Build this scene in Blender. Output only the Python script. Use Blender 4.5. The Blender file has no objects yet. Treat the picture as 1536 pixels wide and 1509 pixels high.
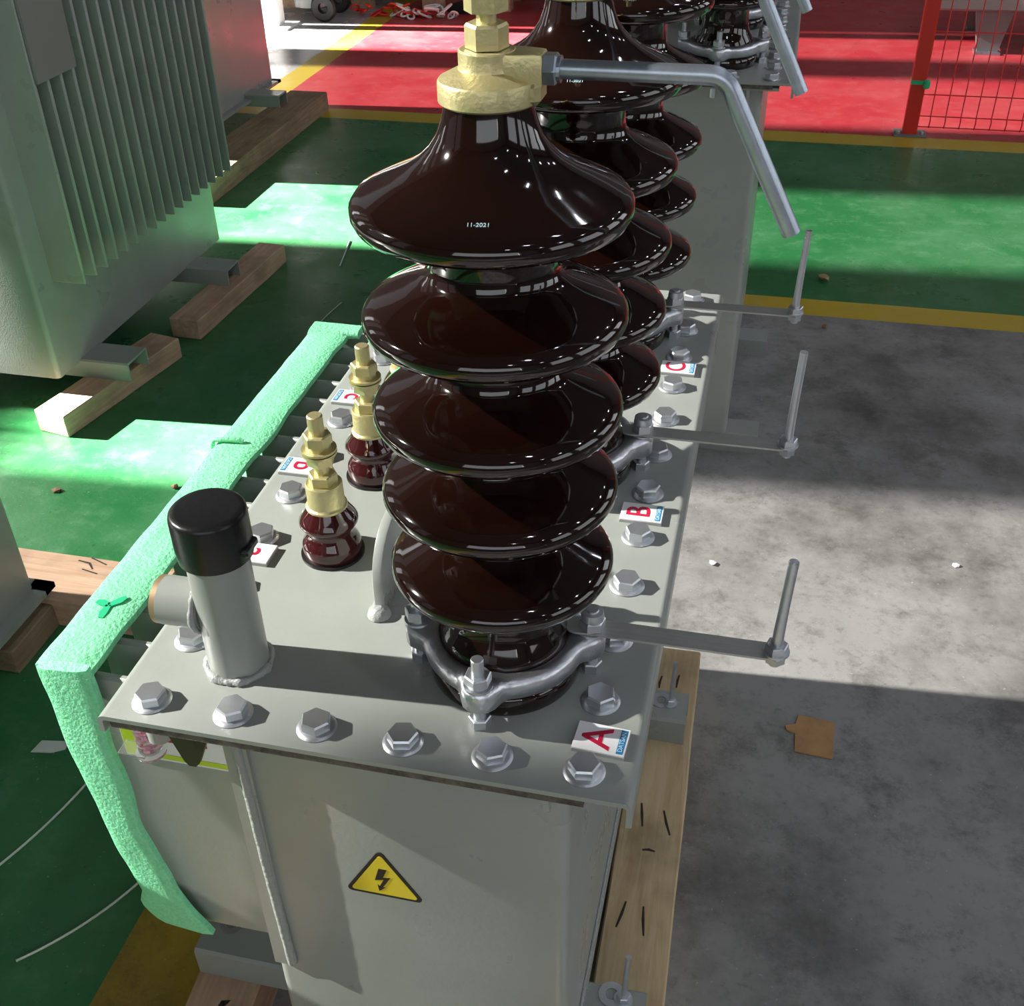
import bpy, bmesh, math, random
from mathutils import Vector, Matrix, noise
random.seed(7)
sc = bpy.context.scene
col = sc.collection
PI = math.pi

# ------------------------------------------------------------------ camera
cam = bpy.data.cameras.new('camera'); cam_o = bpy.data.objects.new('camera', cam); col.objects.link(cam_o)
A, B, Cz = -0.61815, 0.02299, 0.24051           # pitch, roll, yaw
Rm = Matrix.Rotation(Cz, 3, 'Z') @ Matrix.Rotation(A, 3, 'X') @ Matrix.Rotation(B, 3, 'Y')
rgt, fwd, upv = Rm.col[0], Rm.col[1], Rm.col[2]
M4 = Matrix((( rgt.x, upv.x, -fwd.x, 0.52557), (rgt.y, upv.y, -fwd.y, -0.58707), (rgt.z, upv.z, -fwd.z, 1.45278), (0, 0, 0, 1)))
cam_o.matrix_world = M4
cam.sensor_fit = 'HORIZONTAL'; cam.sensor_width = 36; cam.lens = 36 * 1671.85 / 1536
cam.clip_start = 0.02; cam.clip_end = 200
sc.camera = cam_o

# ------------------------------------------------------------------ world, sun, exposure
w = bpy.data.worlds.new('world'); sc.world = w; w.use_nodes = True
bg = w.node_tree.nodes['Background']
bg.inputs[0].default_value = (0.93, 0.96, 1.0, 1); bg.inputs[1].default_value = 2.0
SUN_EL, SUN_AZ = math.radians(30), math.atan(0.07)
sd = Vector((math.cos(SUN_EL) * math.cos(SUN_AZ), math.cos(SUN_EL) * math.sin(SUN_AZ), -math.sin(SUN_EL)))
sun = bpy.data.lights.new('sun', 'SUN'); sun.energy = 88.0; sun.angle = math.radians(0.9); sun.color = (1.0, 0.96, 0.88)
sun_o = bpy.data.objects.new('sun', sun); col.objects.link(sun_o)
sun_o.rotation_euler = sd.to_track_quat('-Z', 'Y').to_euler(); sun_o.location = (-12, -1, 8)
sc.view_settings.view_transform = 'Standard'; sc.view_settings.look = 'None'
sc.view_settings.exposure = 0.0; sc.view_settings.gamma = 1.0; sc.view_settings.use_curve_mapping = False

def portal(x, y0, y1, z0, z1, face):             # window portal: steers sampling of the sky through an opening
    l = bpy.data.lights.new('window_portal', 'AREA'); l.shape = 'RECTANGLE'; l.size = y1 - y0; l.size_y = z1 - z0
    l.cycles.is_portal = True
    o = bpy.data.objects.new('window_portal', l); col.objects.link(o)
    o.location = (x, (y0 + y1) / 2, (z0 + z1) / 2)
    o.rotation_euler = Vector((face, 0, 0)).to_track_quat('-Z', 'Z').to_euler()
WIN_L = [(-4.6, -2.6), (-2.2, 1.25), (2.35, 3.02), (3.8, 4.6), (4.95, 5.5), (7.0, 9.0)]
WZ = (1.1, 5.5)
WIN_R = [(-4.5, -1.5), (-0.5, 2.5), (3.5, 6.5), (7.5, 10.5)]
WZR = (1.7, 5.0)
FW = (-1.5, 4.5, 1.9, 4.5)                       # unseen opening added behind the camera to brighten faces turned toward it
_l = bpy.data.lights.new('window_portal', 'AREA'); _l.shape = 'RECTANGLE'; _l.size = FW[1] - FW[0]; _l.size_y = FW[3] - FW[2]; _l.cycles.is_portal = True
_o = bpy.data.objects.new('window_portal', _l); col.objects.link(_o); _o.location = ((FW[0] + FW[1]) / 2, -6.05, (FW[2] + FW[3]) / 2); _o.rotation_euler = (PI / 2, 0, PI)
for a, b in WIN_L: portal(-6.45, a, b, WZ[0], WZ[1], 1)
for a, b in WIN_R: portal(7.95, a, b, WZR[0], WZR[1], -1)

# ------------------------------------------------------------------ materials
def mat(name, c, rough=.5, metal=0, spec=.5, var=0, vscale=8, c2=None, bump=0, bscale=60, coat=0, rvar=0, emit=0, trans=0, ior=1.45, alpha=1, stretch=None, sss=0):
    m = bpy.data.materials.new(name); m.use_nodes = True
    nt = m.node_tree; n = nt.nodes; l = nt.links; b = n['Principled BSDF']
    b.inputs['Base Color'].default_value = (*c, 1); b.inputs['Roughness'].default_value = rough
    b.inputs['Metallic'].default_value = metal; b.inputs['Specular IOR Level'].default_value = spec
    b.inputs['Coat Weight'].default_value = coat; b.inputs['IOR'].default_value = ior
    b.inputs['Coat Roughness'].default_value = .03
    b.inputs['Transmission Weight'].default_value = trans; b.inputs['Alpha'].default_value = alpha
    if sss:
        b.inputs['Subsurface Weight'].default_value = sss; b.inputs['Subsurface Radius'].default_value = (.01, .02, .015); b.inputs['Subsurface Scale'].default_value = .5
    if emit:
        b.inputs['Emission Color'].default_value = (*c, 1); b.inputs['Emission Strength'].default_value = emit
    vec = None
    if var or bump or rvar or c2:
        g = n.new('ShaderNodeNewGeometry'); vec = g.outputs['Position']
        if stretch:
            mp = n.new('ShaderNodeMapping'); mp.inputs['Scale'].default_value = stretch; l.new(vec, mp.inputs[0]); vec = mp.outputs[0]
    if var or c2:
        t = n.new('ShaderNodeTexNoise'); t.inputs['Scale'].default_value = vscale; t.inputs['Detail'].default_value = 6; t.inputs['Roughness'].default_value = .6
        l.new(vec, t.inputs['Vector'])
        r = n.new('ShaderNodeValToRGB'); e = r.color_ramp.elements
        cc = c2 or tuple(max(0, x * (1 - var)) for x in c)
        e[0].position = .32; e[0].color = (*cc, 1); e[1].position = .68; e[1].color = (*(c if c2 else tuple(min(1, x * (1 + var)) for x in c)), 1)
        l.new(t.outputs['Fac'], r.inputs[0]); l.new(r.outputs[0], b.inputs['Base Color'])
    if rvar:
        t2 = n.new('ShaderNodeTexNoise'); t2.inputs['Scale'].default_value = vscale * 1.7; t2.inputs['Detail'].default_value = 5; l.new(vec, t2.inputs['Vector'])
        mr = n.new('ShaderNodeMapRange'); mr.inputs[3].default_value = max(.02, rough - rvar); mr.inputs[4].default_value = rough + rvar
        mr.inputs[1].default_value = .3; mr.inputs[2].default_value = .7
        l.new(t2.outputs['Fac'], mr.inputs[0]); l.new(mr.outputs[0], b.inputs['Roughness'])
    if bump:
        t3 = n.new('ShaderNodeTexNoise'); t3.inputs['Scale'].default_value = bscale; t3.inputs['Detail'].default_value = 4; l.new(vec, t3.inputs['Vector'])
        bp = n.new('ShaderNodeBump'); bp.inputs['Strength'].default_value = bump; bp.inputs['Distance'].default_value = .004
        l.new(t3.outputs['Fac'], bp.inputs['Height']); l.new(bp.outputs[0], b.inputs['Normal'])
    return m

def floor_paint(name, c, dust, rough=.38, dustamt=.25, speck=.5, stain=None):
    """painted or bare floor: base colour, pale dust blotches, small chips, dark scuffs"""
    m = bpy.data.materials.new(name); m.use_nodes = True
    nt = m.node_tree; n = nt.nodes; l = nt.links; b = n['Principled BSDF']
    g = n.new('ShaderNodeNewGeometry')
    def noi(s, d=6, r=.6):
        t = n.new('ShaderNodeTexNoise'); t.inputs['Scale'].default_value = s; t.inputs['Detail'].default_value = d; t.inputs['Roughness'].default_value = r
        l.new(g.outputs['Position'], t.inputs['Vector']); return t.outputs['Fac']
    def ramp(src, a, bb, v0=0., v1=1.):
        r = n.new('ShaderNodeMapRange'); r.inputs[1].default_value = a; r.inputs[2].default_value = bb; r.inputs[3].default_value = v0; r.inputs[4].default_value = v1
        l.new(src, r.inputs[0]); return r.outputs[0]
    def mix(f, a, bcol):
        x = n.new('ShaderNodeMix'); x.data_type = 'RGBA'; l.new(f, x.inputs[0])
        if isinstance(a, tuple): x.inputs[6].default_value = (*a, 1)
        else: l.new(a, x.inputs[6])
        x.inputs[7].default_value = (*bcol, 1); return x.outputs[2]
    o = mix(ramp(noi(2.3), .42, .72, 0, dustamt), c, dust)
    o = mix(ramp(noi(14, 8, .7), .5, .75, 0, dustamt * 1.1), o, dust)
    if stain: o = mix(ramp(noi(1.6, 9, .72), .45, .66, 0, .85), o, stain); o = mix(ramp(noi(7, 9, .8), .50, .66, 0, .7), o, stain); o = mix(ramp(noi(38, 6, .7), .55, .72, 0, .45), o, stain)
    o = mix(ramp(noi(120, 2, .5), .70, .76, 0, speck), o, tuple(min(1, d * 1.3) for d in dust))
    o = mix(ramp(noi(55, 3, .5), .70, .76, 0, speck * .8), o, tuple(x * .25 for x in c))
    l.new(o, b.inputs['Base Color'])
    l.new(ramp(noi(6, 6), .3, .7, rough - .08, rough + .12), b.inputs['Roughness'])
    bp = n.new('ShaderNodeBump'); bp.inputs['Strength'].default_value = .25; bp.inputs['Distance'].default_value = .002
    l.new(noi(90, 4), bp.inputs['Height']); l.new(bp.outputs[0], b.inputs['Normal'])
    return m

def wood(name, c, c2):
    m = bpy.data.materials.new(name); m.use_nodes = True
    nt = m.node_tree; n = nt.nodes; l = nt.links; b = n['Principled BSDF']
    tc = n.new('ShaderNodeTexCoord'); mp = n.new('ShaderNodeMapping'); mp.inputs['Scale'].default_value = (22, 1.6, 22)
    l.new(tc.outputs['Object'], mp.inputs[0])
    t = n.new('ShaderNodeTexNoise'); t.inputs['Scale'].default_value = 3; t.inputs['Detail'].default_value = 8; t.inputs['Roughness'].default_value = .65; t.inputs['Distortion'].default_value = .6
    l.new(mp.outputs[0], t.inputs['Vector'])
    r = n.new('ShaderNodeValToRGB'); r.color_ramp.elements[0].position = .3; r.color_ramp.elements[0].color = (*c2, 1); r.color_ramp.elements[1].position = .62; r.color_ramp.elements[1].color = (*c, 1)
    l.new(t.outputs['Fac'], r.inputs[0])
    t2 = n.new('ShaderNodeTexNoise'); t2.inputs['Scale'].default_value = 9; t2.inputs['Detail'].default_value = 6; l.new(tc.outputs['Object'], t2.inputs['Vector'])
    mr = n.new('ShaderNodeMapRange'); mr.inputs[1].default_value = .52; mr.inputs[2].default_value = .75; mr.inputs[3].default_value = 0; mr.inputs[4].default_value = .55
    l.new(t2.outputs['Fac'], mr.inputs[0])
    x = n.new('ShaderNodeMix'); x.data_type = 'RGBA'; l.new(mr.outputs[0], x.inputs[0]); l.new(r.outputs[0], x.inputs[6]); x.inputs[7].default_value = (*[v * .45 for v in c2], 1)
    l.new(x.outputs[2], b.inputs['Base Color']); b.inputs['Roughness'].default_value = .75
    bp = n.new('ShaderNodeBump'); bp.inputs['Strength'].default_value = .4; bp.inputs['Distance'].default_value = .002; l.new(t.outputs['Fac'], bp.inputs['Height']); l.new(bp.outputs[0], b.inputs['Normal'])
    return m

GREY = mat('grey_enamel', (.30, .325, .305), .33, spec=.5, var=.06, vscale=6, rvar=.08, bump=.04, bscale=220)
GREYD = mat('grey_enamel_inner', (.34, .36, .34), .4)
WELD = mat('painted_weld', (.30, .32, .31), .45, bump=.6, bscale=160)
PORC = mat('brown_porcelain', (.0095, .0027, .0018), .07, spec=.55, coat=.6, var=.15, vscale=5)
PORCR = mat('red_brown_porcelain', (.040, .006, .007), .07, spec=.55, coat=.6)
BRASS = mat('cast_brass', (.64, .57, .30), .44, metal=.8, var=.08, vscale=30, bump=.15, bscale=300)
ZINC = mat('zinc_steel', (.62, .65, .69), .38, metal=.9, var=.05, vscale=90)
ZINCD = mat('dull_zinc', (.40, .45, .52), .36, metal=.9, var=.12, vscale=60)
ALU = mat('cast_aluminium', (.74, .76, .81), .36, metal=1, var=.07, vscale=40, bump=.25, bscale=150)
STRIP = mat('rolled_steel', (.46, .47, .45), .36, metal=.55, var=.08, vscale=40, stretch=(1, 12, 1))
GASK = mat('gasket', (.17, .15, .12), .85, c2=(.05, .042, .035), vscale=60, bump=.5, bscale=200)
BLACK = mat('black_plastic', (.010, .010, .011), .32, spec=.5, bump=.1, bscale=120)
RUBBER = mat('black_rubber', (.012, .012, .012), .45)
WHITE = mat('white_plate', (.78, .78, .80), .3)
REDP = mat('red_print', (.50, .01, .05), .4)
BLUEP = mat('blue_print', (.02, .22, .48), .4)
CYANP = mat('pale_print', (.55, .75, .85), .4)
YELS = mat('sign_yellow', (.75, .60, .03), .35)
BLKP = mat('black_print', (.02, .015, .01), .4)
FOAM = mat('mint_foam', (.29, .80, .49), .55, c2=(.18, .68, .36), vscale=220, bump=.55, bscale=260, sss=.25)
FOAMD = mat('green_tape', (.03, .50, .24), .4)
WOODL = wood('pale_pine', (.60, .47, .28), (.42, .30, .16))
WOODP = wood('pinkish_pine', (.56, .38, .27), (.38, .24, .15))
WOODD = wood('dusty_pine', (.34, .24, .15), (.20, .13, .08))
INK = mat('marker_ink', (.03, .022, .015), .7)
F_GREEN = floor_paint('green_floor_paint', (.020, .150, .046), (.19, .38, .23), .30, .30, .6)
F_RED = floor_paint('red_floor_paint', (.44, .030, .042), (.58, .20, .20), .33, .25, .5)
F_YEL = floor_paint('yellow_floor_paint', (.50, .36, .02), (.55, .47, .20), .4, .3, .5)
F_YELW = floor_paint('worn_yellow_floor_paint', (.42, .29, .02), (.45, .37, .15), .5, .3, .6, stain=(.12, .075, .02))
F_CONC = floor_paint('bare_concrete', (.27, .265, .26), (.37, .37, .37), .48, .45, .5, stain=(.060, .058, .053))
F_PALE = floor_paint('pale_concrete', (.42, .42, .43), (.6, .6, .6), .22, .4, .3)
WALLM = mat('hall_wall', (.30, .29, .28), .8)
ROOFM = mat('roof_sheet', (.10, .10, .105), .7)
LAMPM = mat('lamp_glow', (.85, .9, 1.0), .5, emit=70)
LAMPH = mat('lamp_housing', (.2, .2, .2), .5)
FRED = mat('fence_red', (.72, .03, .02), .35)
CARD = mat('cardboard', (.42, .24, .11), .85, var=.15, vscale=30)
PAPER = mat('paper_scrap', (.62, .66, .62), .6)
STRAPM = mat('pale_plastic_strap', (.62, .70, .64), .4)
COPPER = mat('bare_thread', (.45, .33, .20), .45, metal=.6)
CLEAR = mat('clear_plastic', (.95, .95, .97), .05, trans=.95, ior=1.3)
PINK = mat('pink_crystals', (.55, .05, .22), .5, c2=(.75, .45, .55), vscale=200)
LIME = mat('lime_print', (.50, .68, .04), .4)
MGREY = mat('machine_grey', (.20, .20, .20), .55)
WPAINT = mat('white_paint', (.8, .8, .8), .5)
BINM = mat('light_grey_plastic', (.45, .47, .46), .45)
ORNG = mat('orange_plastic', (.85, .12, .02), .4)
LEAF = mat('dry_leaf', (.35, .24, .12), .8)
STONE = mat('grit', (.20, .12, .07), .9)

# ------------------------------------------------------------------ mesh helpers
class MB:
    def __init__(s): s.bm = bmesh.new()
    def _merge(s, b2):
        me = bpy.data.meshes.new('tmp'); b2.to_mesh(me); b2.free(); s.bm.from_mesh(me); bpy.data.meshes.remove(me)
    def box(s, x0, x1, y0, y1, z0, z1, bev=0, seg=1, M=None):
        b = bmesh.new(); bmesh.ops.create_cube(b, size=1)
        for v in b.verts: v.co = Vector(((x0 + x1) / 2 + v.co.x * (x1 - x0), (y0 + y1) / 2 + v.co.y * (y1 - y0), (z0 + z1) / 2 + v.co.z * (z1 - z0)))
        if bev: bmesh.ops.bevel(b, geom=b.edges[:], offset=bev, segments=seg, profile=.5, affect='EDGES')
        if M: bmesh.ops.transform(b, matrix=M, verts=b.verts[:])
        s._merge(b); return s
    def lathe(s, prof, c=(0, 0, 0), seg=32, M=None):
        """prof = list of (r, z); axis z through c"""
        b = s.bm; rings = []
        T = M or Matrix.Identity(4)
        for r, z in prof:
            if r < 1e-6: rings.append([b.verts.new(T @ Vector((c[0], c[1], c[2] + z)))])
            else: rings.append([b.verts.new(T @ Vector((c[0] + r * math.cos(2 * PI * i / seg), c[1] + r * math.sin(2 * PI * i / seg), c[2] + z))) for i in range(seg)])
        for a, d in zip(rings, rings[1:]):
            for i in range(seg):
                j = (i + 1) % seg
                if len(a) == 1 and len(d) == 1: continue
                if len(a) == 1: b.faces.new((a[0], d[j], d[i]))
                elif len(d) == 1: b.faces.new((a[i], a[j], d[0]))
                else: b.faces.new((a[i], a[j], d[j], d[i]))
        return s
    def cyl(s, p0, p1, r, seg=20, bev=0):
        p0, p1 = Vector(p0), Vector(p1); d = p1 - p0; L = d.length
        M = Matrix.Translation(p0) @ d.to_track_quat('Z', 'Y').to_matrix().to_4x4()
        if bev: pr = [(0, 0), (r - bev, 0), (r, bev), (r, L - bev), (r - bev, L), (0, L)]
        else: pr = [(0, 0), (r, 0), (r, L), (0, L)]
        return s.lathe(pr, (0, 0, 0), seg, M)
    def hexa(s, c, r, h, rot=0, ch=.15, M=None):
        """hexagonal head/nut standing on c, across-corner radius r"""
        T = (M or Matrix.Identity(4))
        b = bmesh.new()
        def ring(rr, z): return [b.verts.new((c[0] + rr * math.cos(rot + i * PI / 3), c[1] + rr * math.sin(rot + i * PI / 3), c[2] + z)) for i in range(6)]
        r0, r1, r2 = ring(r, 0), ring(r, h * (1 - ch)), ring(r * .9, h)
        b.faces.new(r0[::-1]); b.faces.new(r2)
        for a, d in ((r0, r1), (r1, r2)):
            for i in range(6): b.faces.new((a[i], a[(i + 1) % 6], d[(i + 1) % 6], d[i]))
        bmesh.ops.transform(b, matrix=T, verts=b.verts[:]); s._merge(b); return s
    def prism(s, pts, h0, h1, M=None, bev=0):
        """2-D polygon (x, y) extruded from h0 to h1 along z, then moved by M"""
        b = bmesh.new()
        lo = [b.verts.new((x, y, h0)) for x, y in pts]; hi = [b.verts.new((x, y, h1)) for x, y in pts]
        b.faces.new(lo[::-1]); b.faces.new(hi); n = len(pts)
        for i in range(n): b.faces.new((lo[i], lo[(i + 1) % n], hi[(i + 1) % n], hi[i]))
        if bev:
            ed = [e for e in b.edges if abs(e.verts[0].co.z - e.verts[1].co.z) < 1e-7]
            bmesh.ops.bevel(b, geom=ed, offset=bev, segments=2, profile=.5, affect='EDGES')
        if M: bmesh.ops.transform(b, matrix=M, verts=b.verts[:])
        s._merge(b); return s
    def tube(s, path, r, seg=12, rfun=None, closed=False):
        b = s.bm; P = [Vector(p) for p in path]; n = len(P); rings = []
        prev = None
        for i, p in enumerate(P):
            if closed: t = (P[(i + 1) % n] - P[i - 1]).normalized()
            else: t = (P[min(i + 1, n - 1)] - P[max(i - 1, 0)]).normalized()
            if prev is None: a = t.orthogonal().normalized()
            else: a = (prev - t * prev.dot(t)).normalized()
            prev = a; c2 = t.cross(a)
            rr = rfun(i) if rfun else r
            rings.append([b.verts.new(p + (a * math.cos(2 * PI * k / seg) + c2 * math.sin(2 * PI * k / seg)) * rr) for k in range(seg)])
        rng = range(n) if closed else range(n - 1)
        for i in rng:
            A_, D = rings[i], rings[(i + 1) % n]
            for k in range(seg): b.faces.new((A_[k], A_[(k + 1) % seg], D[(k + 1) % seg], D[k]))
        if not closed: b.faces.new(rings[0][::-1]); b.faces.new(rings[-1])
        return s
    def mesh(s, name, smooth=35):
        bmesh.ops.recalc_face_normals(s.bm, faces=s.bm.faces[:])
        me = bpy.data.meshes.new(name); s.bm.to_mesh(me); s.bm.free()
        if smooth:
            me.shade_smooth(); me.set_sharp_from_angle(angle=math.radians(smooth))
        return me
    def build(s, name, m, parent=None, smooth=35, loc=None):
        me = s.mesh(name, smooth); me.materials.append(m)
        return put(name, me, parent, loc)

def put(name, me, parent=None, loc=None, rot=None):
    o = bpy.data.objects.new(name, me); col.objects.link(o)
    if parent: o.parent = parent
    if loc is not None: o.location = loc
    if rot is not None: o.rotation_euler = rot
    return o
def empty(name, loc, rz=0):
    o = bpy.data.objects.new(name, None); col.objects.link(o); o.location = loc; o.rotation_euler = (0, 0, rz); o.empty_display_size = .05
    return o
def tag(o, label, cat, group=None, kind=None):
    o['label'] = label; o['category'] = cat
    if group: o['group'] = group
    if kind: o['kind'] = kind
    return o
def struct(o, label=None, cat=None):
    o['kind'] = 'structure'
    if label: o['label'] = label
    if cat: o['category'] = cat
    return o
_tx = {}
def text_mesh(txt, size, depth, m, bold=0.0):
    k = (txt, size, depth, m.name, bold)
    if k not in _tx:
        cu = bpy.data.curves.new('lettering', 'FONT'); cu.body = txt; cu.size = size; cu.extrude = depth; cu.align_x = 'CENTER'; cu.align_y = 'CENTER'; cu.offset = bold
        o = bpy.data.objects.new('lettering', cu); col.objects.link(o)
        bpy.context.view_layer.update()
        me = bpy.data.meshes.new_from_object(o.evaluated_get(bpy.context.evaluated_depsgraph_get()))
        bpy.data.objects.remove(o); bpy.data.curves.remove(cu)
        me.materials.clear(); me.materials.append(m); _tx[k] = me
    return _tx[k]
def rrect(x0, x1, y0, y1, r, n=5):
    pts = []
    for cx, cy, a in ((x1 - r, y0 + r, -PI / 2), (x1 - r, y1 - r, 0), (x0 + r, y1 - r, PI / 2), (x0 + r, y0 + r, PI)):
        for i in range(n + 1): t = a + i * PI / 2 / n; pts.append((cx + r * math.cos(t), cy + r * math.sin(t)))
    return pts

# ------------------------------------------------------------------ the hall: floor, walls, roof
def floor_mesh():
    xs = [-6.4, -1.88, -1.75, -0.265, -0.075, 7.9]
    ys = [-5.9, 2.49, 2.60, 4.10, 4.235, 13.9]
    mats = [F_GREEN, F_RED, F_YEL, F_YELW, F_CONC, F_PALE]
    def which(i, j):
        cx = (xs[i] + xs[i + 1]) / 2; cy = (ys[j] + ys[j + 1]) / 2
        if cy > 4.235: return 5 if cx < -1.88 else (2 if cx < -1.75 else 1)
        if cy > 4.10: return 2
        if cy > 2.60: return 0
        if cx < -.265: return 0
        if cx < -.075: return 3 if cy < 2.49 else 2
        return 2 if cy > 2.49 else 4
    bm = bmesh.new(); V = {}
    for i, x in enumerate(xs):
        for j, y in enumerate(ys):
            for k, z in enumerate((0, -.15)): V[i, j, k] = bm.verts.new((x, y, z))
    for i in range(len(xs) - 1):
        for j in range(len(ys) - 1):
            f = bm.faces.new((V[i, j, 0], V[i + 1, j, 0], V[i + 1, j + 1, 0], V[i, j + 1, 0])); f.material_index = which(i, j)
            bm.faces.new((V[i, j, 1], V[i, j + 1, 1], V[i + 1, j + 1, 1], V[i + 1, j, 1])).material_index = 4
    me = bpy.data.meshes.new('floor'); bm.to_mesh(me); bm.free()
    for m in mats: me.materials.append(m)
    return me
struct(put('floor', floor_mesh()), 'painted factory floor in green, red and bare concrete with yellow lines', 'floor')

def wall_x(name, x0, x1, wins, zz):
    mb = MB(); ys = [-6.0] + [v for ab in wins for v in ab] + [14.0]
    for a, b in zip(ys[0::2], ys[1::2]): mb.box(x0, x1, a, b, 0, 6.2)
    for a, b in wins:
        mb.box(x0, x1, a, b, 0, zz[0]); mb.box(x0, x1, a, b, zz[1], 6.2)
    return struct(mb.build(name, WALLM, smooth=0), None, None)
wall_x('wall_left', -6.6, -6.4, WIN_L, WZ)
wall_x('wall_right', 7.9, 8.1, WIN_R, WZR)
struct(MB().box(-6.4, FW[0], -6.2, -6.0, 0, 6.2).box(FW[1], 7.9, -6.2, -6.0, 0, 6.2).box(FW[0], FW[1], -6.2, -6.0, 0, FW[2]).box(FW[0], FW[1], -6.2, -6.0, FW[3], 6.2).build('wall_front', WALLM, smooth=0))
struct(MB().box(-6.4, 7.9, 14.0, 14.2, 0, 6.2).build('wall_back', WALLM, smooth=0))
struct(MB().box(-6.6, 8.1, -6.2, 14.2, 6.2, 6.35).build('ceiling', ROOFM, smooth=0))
# sun dimming sheets added in the unseen left windows; gaps below leave bright floor patches
SUN_DIM = bpy.data.materials.new('sun_dimming_sheet'); SUN_DIM.use_nodes = True
_n = SUN_DIM.node_tree.nodes; _b = _n['Principled BSDF']; _t = _n.new('ShaderNodeBsdfTransparent'); _t.inputs[0].default_value = (.345, .345, .345, 1)
SUN_DIM.node_tree.links.new(_t.outputs[0], _n['Material Output'].inputs[0])
for k, (a, b) in enumerate(WIN_L):
    zo = {1: 3.55, 2: 3.55, 4: 4.0}.get(k, WZ[0])
    m_ = MB().box(-6.51, -6.49, a, b, zo, WZ[1])
    if k == 1:
        m_.box(-6.51, -6.49, a, .93, WZ[0], zo)
    struct(m_.build('window_%d' % (k + 1), SUN_DIM, smooth=0))
teeth = [(.91, 1.1), (1.25, 1.1)]
nt_ = 6
for i in range(nt_): teeth += [(1.25 - .32 * (i + .05) / nt_, 2.98 + .05 * (i % 2)), (1.25 - .32 * (i + .5) / nt_, 3.20 - .04 * (i % 3)), ]
teeth += [(.91, 2.98)]
struct(MB().prism(teeth, -6.56, -6.52, Matrix(((0, 0, 1, 0), (1, 0, 0, 0), (0, 1, 0, 0), (0, 0, 0, 1)))).build('sun_mask_1', WALLM, smooth=0))  # unseen toothed board, added to cut a zigzag edge into the sun patch
struct(MB().box(-6.6, -6.5, -2.2, -.425, 4.66, 5.5).build('sun_mask_3', WALLM, smooth=0))  # unseen board added to keep sun off the front right of the lid
struct(MB().box(-6.6, -6.4, 1.07, 1.25, 3.55, 5.5).build('sun_mask_2', WALLM, smooth=0))  # unseen strip added to place the far edge of the sunlit concrete
lamp_h = MB().box(-.19, .19, -.09, .09, .04, .14, .02).cyl((0, 0, .13), (0, 0, .52), .015, 8).mesh('housing', 0); lamp_h.materials.append(LAMPH)
lamp_g = MB().box(-.16, .16, -.06, .06, .03, .045).mesh('diffuser', 0); lamp_g.materials.append(LAMPM)
for lx in (2.2, 5.4):
    for k in range(6):
        e = empty('high_bay_lamp', (lx, -3.4 + k * 2.4, 5.68)); tag(e, 'rectangular high bay lamp hanging under the dark hall roof', 'lamp', 'high bay lamps')
        put('housing', lamp_h, e); put('diffuser', lamp_g, e)

# ------------------------------------------------------------------ shared fittings
HEX = MB().hexa((0, 0, .0025), .0137, .0095, .2, .18).mesh('bolt', 0)
HEX.materials.append(ZINC)
WASH = MB().lathe([(0, 0), (.0172, 0), (.0178, .0008), (.0165, .0018), (.0145, .0030), (0, .0030)], seg=28).mesh('washer', 40); WASH.materials.append(ZINC)
def lid_bolt(parent, x, y, z, r):
    b = put('bolt', HEX, parent, (x, y, z), (0, 0, r)); put('washer', WASH, b); return b

RIMS = [.1265, .2025, .2760, .3545, .4365]
RADS = [.0945, .0957, .0970, .0980, .0990]
def hv_profile():
    p = [(0, 0), (.067, 0), (.0685, .003), (.0685, .017), (.066, .0205), (.060, .022), (.0580, .026), (.0590, .034), (.0585, .043), (.0555, .052), (.0505, .060), (.0470, .068), (.0455, .078), (.0455, RIMS[0] - .022)]
    for i, z in enumerate(RIMS):
        R_ = RADS[i]
        p += [(.0475, z - .016), (.053, z - .0125), (R_ - .023, z - .0115), (R_ - .0075, z - .0115), (R_ - .0025, z - .009), (R_, z - .0035), (R_ - .0003, z + .0015), (R_ - .0033, z + .0058)]
        if i < 4: p += [(R_ - .010, z + .0095), (R_ - .020, z + .0145), (.066, z + .0200), (.056, z + .0250), (.0495, z + .0295), (.0465, z + .0345), (.0455, z + .041), (.0455, RIMS[i + 1] - .022)]
    p += [(.0900, 0.4450), (.0800, 0.4500), (.0690, 0.4550), (.0585, 0.4605), (.0490, 0.4670), (.0415, 0.4745), (.0358, 0.4830), (.0322, 0.4925), (.0300, 0.5020), (.0295, 0.5060), (0, 0.5060)]
    return p
PORC_ME = MB().lathe(hv_profile(), seg=72).mesh('high_voltage_bushing', 50); PORC_ME.materials.append(PORC)
CAPB = MB().lathe([(.024, .4975), (.0318, .4975), (.0335, .499), (.0335, .5105), (.0325, .5125), (.0225, .5175), (.0196, .5185), (.0190, .5200), (.0190, .5295), (.0178, .5305), (0, .5305)], seg=40)
CAPB.prism([(0, -.0135), (.022, -.0135), (.0375, -.0095), (.0375, .0095), (.022, .0135), (0, .0135)], .5085, .5300, bev=.0025)
CAPB.box(.020, .037, -.013, .013, .4975, .514, .004)
CAPB = CAPB.mesh('brass_cap', 35); CAPB.materials.append(BRASS); CAPB.transform(Matrix.Translation((0, 0, .0065)))
NUT_A = MB().hexa((0, 0, .5312), .0142, .0150, .26, .12).mesh('nut', 0); NUT_A.materials.append(BRASS); NUT_A.transform(Matrix.Translation((0, 0, .0065)))
NUT_B = MB().hexa((0, 0, .5530), .0142, .0165, .10, .12).mesh('nut', 0); NUT_B.materials.append(BRASS); NUT_B.transform(Matrix.Translation((0, 0, .0065)))
STUD = MB().cyl((0, 0, .528), (0, 0, .625), .0065, 16, .001).mesh('stud', 40); STUD.materials.append(BRASS); STUD.transform(Matrix.Translation((0, 0, .0065)))
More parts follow.
